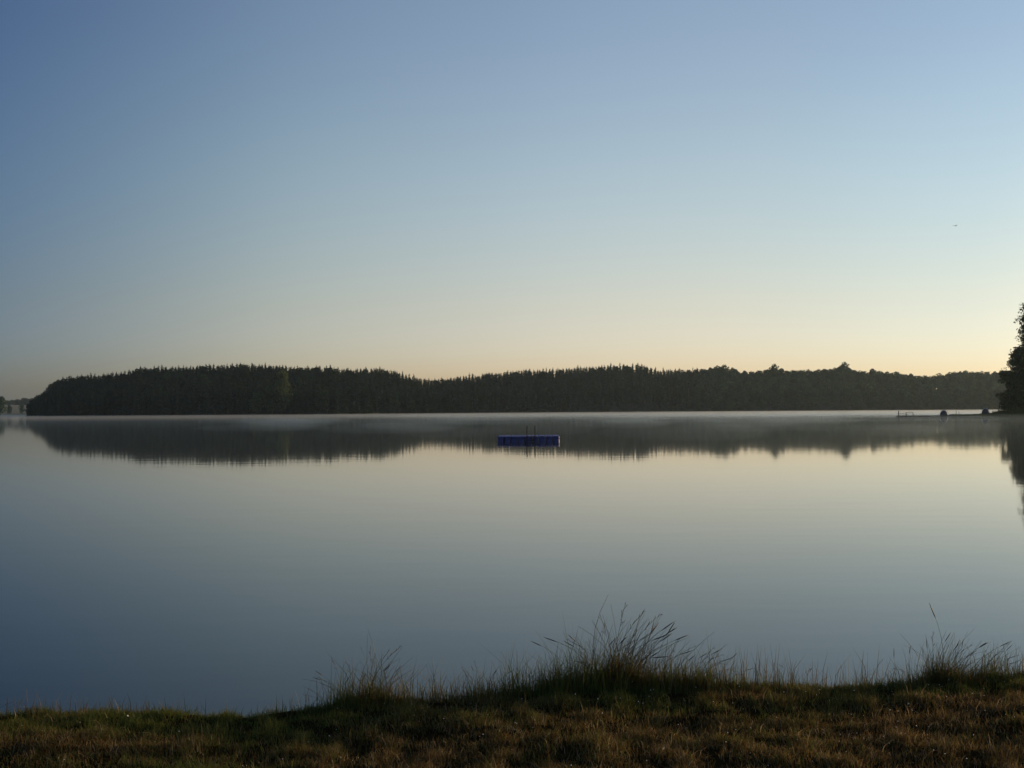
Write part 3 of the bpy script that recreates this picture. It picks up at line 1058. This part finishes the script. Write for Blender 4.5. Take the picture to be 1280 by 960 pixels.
def tuft(u, dY, spread, n, hmin, hmax, label, lean=0.0, leanvar=0.35, fol=700, folh=0.2, extra=()):
    """u: photograph column of the base; lean > 0 leans to the right"""
    rnd = random.Random(int(u) + 500); nr = np.random.default_rng(int(u) + 500)
    x0 = xat(u, 6.0); x0 = xat(u, edgeY(x0) + dY); yb = edgeY(x0) + dY
    root = empty('grass_tuft', (x0, yb, bank_z(x0, yb)))
    tag(root, label, 'grass tuft')

    def stem(dx, dy, h, ax, face, me=None):
        px, py = x0 + dx, yb + dy
        o = link('stem', me or rnd.choice(STEMS), root, (dx, dy, bank_z(px, py) - bank_z(x0, yb) - 0.01),
                 Euler((0, ax, face), 'XYZ'), (h, h, h))
        return o
    for i in range(n):
        dx = max(-1, min(1, rnd.gauss(0, 0.45))) * spread; dy = rnd.uniform(-0.5, 0.5) * min(spread, 0.16)
        h = rnd.uniform(hmin, hmax) * (1 - 0.35 * abs(dx) / spread)
        fan = lean + leanvar * (dx / spread) + rnd.gauss(0, 0.20)
        face = rnd.gauss(0, 0.5) if fan > 0 or rnd.random() < 0.5 else math.pi + rnd.gauss(0, 0.5)
        ax = fan if abs(face) < 1.6 else -fan
        stem(dx, dy, h, ax, face)
    for (dx, h, ax, face, mi) in extra:
        stem(dx, 0.0, h, ax, face, STEMS[mi])
    # leafy base
    dx = np.clip(nr.normal(0, 0.5, fol), -1.4, 1.4) * spread; dy = nr.uniform(-0.12, 0.14, fol)
    z = np.array([bank_z(x0 + float(p), yb + float(q)) for p, q in zip(dx, dy)]) - bank_z(x0, yb)
    ln = folh * (0.22 + nr.exponential(0.30, fol)).clip(0, 1.4) * (1 - 0.5 * np.abs(dx) / spread / 1.4)
    t = PAL[nr.choice([0, 1, 2, 2, 3, 4, 5], fol)] * nr.uniform(0.6, 1.3, fol)[:, None]
    V, F, T = blades(np.stack([dx, dy, z], 1), ln, nr.uniform(0.002, 0.0045, fol), nr.uniform(0.05, 0.8, fol), t, nr)
    o = link('foliage', np_mesh('foliage', V, F, T, M_BLADE), root); o['kind'] = 'stuff'
    return root


tuft(772, 0.05, 0.36, 210, 0.20, 0.52, 'largest tuft of long dark rushes at the bank edge, right of centre', 0.10, 0.36, 3200, 0.27,
     extra=((-0.10, 0.56, -0.42, 0, 0), (0.22, 0.5, 0.6, 0, 4)))
tuft(858, 0.05, 0.24, 60, 0.14, 0.36, 'low leaning tuft on the right flank of the largest rush tuft', 0.4, 0.35, 1500, 0.19)
tuft(462, 0.02, 0.24, 75, 0.18, 0.38, 'left tuft of thin stalks where the fringe begins, with one stalk arching left', -0.05, 0.4, 1000, 0.17,
     extra=((-0.02, 0.42, -0.5, math.pi, 0), (0.0, 0.40, -0.15, 0, 1)))
tuft(600, 0.05, 0.26, 55, 0.14, 0.30, 'thin loose tuft left of the largest rush tuft', 0.15, 0.3, 900, 0.15,
     extra=((0.12, 0.34, 0.45, 0, 3),))
tuft(688, 0.05, 0.18, 40, 0.16, 0.30, 'small tuft just left of the largest rush tuft', 0.1, 0.3, 800, 0.17)
tuft(1170, 0.0, 0.19, 120, 0.16, 0.40, 'tangled dark tuft at the right with one long stalk arching left', 0.05, 0.5, 2400, 0.19,
     extra=((-0.04, 0.46, -0.55, math.pi, 2), (0.0, 0.34, 0.15, 0, 1), (0.16, 0.34, 0.22, 0, 2)))
tuft(1225, 0.02, 0.18, 70, 0.12, 0.30, 'low arching tuft right of the tangled dark tuft', 0.35, 0.3, 1000, 0.13)
tuft(1275, 0.05, 0.12, 14, 0.16, 0.30, 'tuft of fine stalks at the right edge of the photo', 0.0, 0.3, 500, 0.14)
tuft(980, 0.05, 0.30, 40, 0.10, 0.22, 'sparse upright stalks right of centre where the bank is bare', 0.05, 0.2, 500, 0.10)
tuft(1070, 0.05, 0.18, 24, 0.08, 0.24, 'sparse short stalks left of the tangled dark tuft', 0.05, 0.2, 400, 0.10)
tuft(-12, 0.12, 0.10, 7, 0.20, 0.30, 'few arching stalks at the left edge of the photo', 0.6, 0.2, 200, 0.09)
tuft(125, 0.08, 0.22, 9, 0.08, 0.17, 'few short faint stalks on the low left bank', 0.0, 0.3, 250, 0.08)
tuft(190, 0.08, 0.12, 7, 0.08, 0.15, 'tiny tuft of short stalks on the left bank, right of the faint ones', 0.1, 0.4, 250, 0.08)

# white clover heads
fl = MB()
for i in range(8):
    a = i * math.pi / 4
    for (z, r) in ((0.002, 0.008), (0.006, 0.006)):
        fl.add([(0, 0, z), (math.cos(a) * r * .7 - math.sin(a) * .002, math.sin(a) * r * .7 + math.cos(a) * .002, z + 0.003),
                (math.cos(a) * r, math.sin(a) * r, z + 0.001), (math.cos(a) * r * .7 + math.sin(a) * .002, math.sin(a) * r * .7 - math.cos(a) * .002, z + 0.003)], [(0, 1, 2, 3)])
flm = fl.mesh('flower', M_FLOWER_GLINT)


def ground_at(u, v):
    Y = 4.5
    while Y < 7 and bank_z(xat(u, Y), Y) < zat(u, v, Y): Y += 0.02
    return xat(u, Y), Y


for (u, v) in ((160, 904), (371, 892), (553, 907), (787, 862), (810, 873), (425, 956), (826, 946), (1120, 852), (1180, 858), (1130, 889)):
    x, y = ground_at(u, v)
    s = random.uniform(0.5, 0.9)
    o = link('flower', flm, None, (x, y, bank_z(x, y) + 0.045), (random.uniform(-.9, -.3), 0, random.uniform(-1, 1)), (s, s, s))
    tag(o, 'tiny white flower head in the short grass of the near bank', 'flower', 'tiny white flowers dotted in the near grass')

# dew drops as matte white specks, their glint put into the colour
rnd = np.random.default_rng(77)
n = 420
x = 3.3 * rnd.uniform(-1, 1, n); keep = rnd.uniform(0, 1, n) < np.interp(x, [-3.3, 0, 3.3], [0.12, 0.4, 1.0]); x = x[keep]; n = len(x)
y = rnd.uniform(4.5, 6.05, n) + 0.04 * x
dv = MB()
for p, q in zip(x, y):
    p, q = float(p), float(q); r = random.choice([0.0014, 0.0018, 0.0018, 0.0024, 0.003]); z = bank_z(p, q) + random.uniform(0.03, 0.065)
    dv.add([(p + r, q, z), (p - r, q, z), (p, q + r, z), (p, q - r, z), (p, q, z + r), (p, q, z - r)],
           [(0, 2, 4), (2, 1, 4), (1, 3, 4), (3, 0, 4), (2, 0, 5), (1, 2, 5), (3, 1, 5), (0, 3, 5)])
tag(link('dew', dv.mesh('dew', M_FLOWER_GLINT)), 'white specks painted as glinting dew and seed scattered over the near grass', 'dew', kind='stuff')

# ------------------------------------------------------------------ air
m, N, L, o_ = mat('haze_air')
pv = N.new('ShaderNodeVolumePrincipled')
pv.inputs['Color'].default_value = (0.72, 0.92, 1.0, 1)
pv.inputs['Density'].default_value = 0.000065
pv.inputs['Anisotropy'].default_value = 0.45
L.new(pv.outputs[0], o_.inputs['Volume'])
hz = MB(); hz.box(-3200, 3200, -200, 4800, -2.7, 75)
tag(link('haze', hz.mesh('haze', m)), 'pale morning haze lying over the lake and far shore', 'haze', kind='stuff')
m, N, L, o_ = mat('mist_air')
pv = N.new('ShaderNodeVolumePrincipled')
pv.inputs['Color'].default_value = (0.66, 0.86, 1.0, 1)
pv.inputs['Density'].default_value = 0.00055
pv.inputs['Anisotropy'].default_value = 0.5
L.new(pv.outputs[0], o_.inputs['Volume'])
m2 = m.copy(); m2.name = 'mist_bank_air'
[n for n in m2.node_tree.nodes if n.type == 'PRINCIPLED_VOLUME'][0].inputs['Density'].default_value = 0.0013
[n for n in m2.node_tree.nodes if n.type == 'PRINCIPLED_VOLUME'][0].inputs['Color'].default_value = (1, 0.92, 0.78, 1)
ms = MB(); ms.box(-750, 900, 330, 890, -1.0, 0.6)
tag(link('mist', ms.mesh('mist_bank', m2)), 'denser low bank of mist in front of the far shore', 'mist', kind='stuff')
ms = MB(); ms.box(-900, 1100, 14, 1350, -2.0, 0.8)
tag(link('mist', ms.mesh('mist', m)), 'thin layer of white mist lying on the lake surface', 'mist', kind='stuff')
m3 = m.copy(); m3.name = 'mist_wisp_air'
[n for n in m3.node_tree.nodes if n.type == 'PRINCIPLED_VOLUME'][0].inputs['Density'].default_value = 0.0034
rw = random.Random(21)
wv, wf = [], []
taken = []
while len(taken) < 26:
    Yc = rw.uniform(95, 310); Xc = xat(rw.uniform(330, 1240), Yc); rx = rw.uniform(6, 16) * Yc / 150; ry = rw.uniform(5, 12) * Yc / 150
    if any(abs(Xc - a) < rx + c and abs(Yc - b) < ry + d for a, b, c, d in taken): continue
    if Yc > 125 and Xc > Yc * 0.30: continue
    taken.append((Xc, Yc, rx, ry)); hz_ = rw.uniform(0.5, 1.1); zc = 0.02; b0 = len(wv)
    for j in range(7):
        ph = -math.pi / 2 + math.pi * j / 6
        for i in range(16):
            a = 2 * math.pi * i / 16; wob = 1 + 0.18 * math.sin(3 * a + Xc) + 0.1 * math.sin(5 * a)
            wv.append((Xc + rx * wob * math.cos(ph) * math.cos(a), Yc + ry * wob * math.cos(ph) * math.sin(a), zc + hz_ * math.sin(ph)))
    for j in range(6):
        for i in range(16):
            q = b0 + j * 16 + i; q2 = b0 + j * 16 + (i + 1) % 16
            wf.append((q, q2, q2 + 16, q + 16))
ms = MB(); ms.add(wv, wf)
tag(link('mist', ms.mesh('mist_wisps', m3)), 'faint wisps of mist drifting over the tree reflections', 'mist', kind='stuff')
print('objects', len(bpy.data.objects))
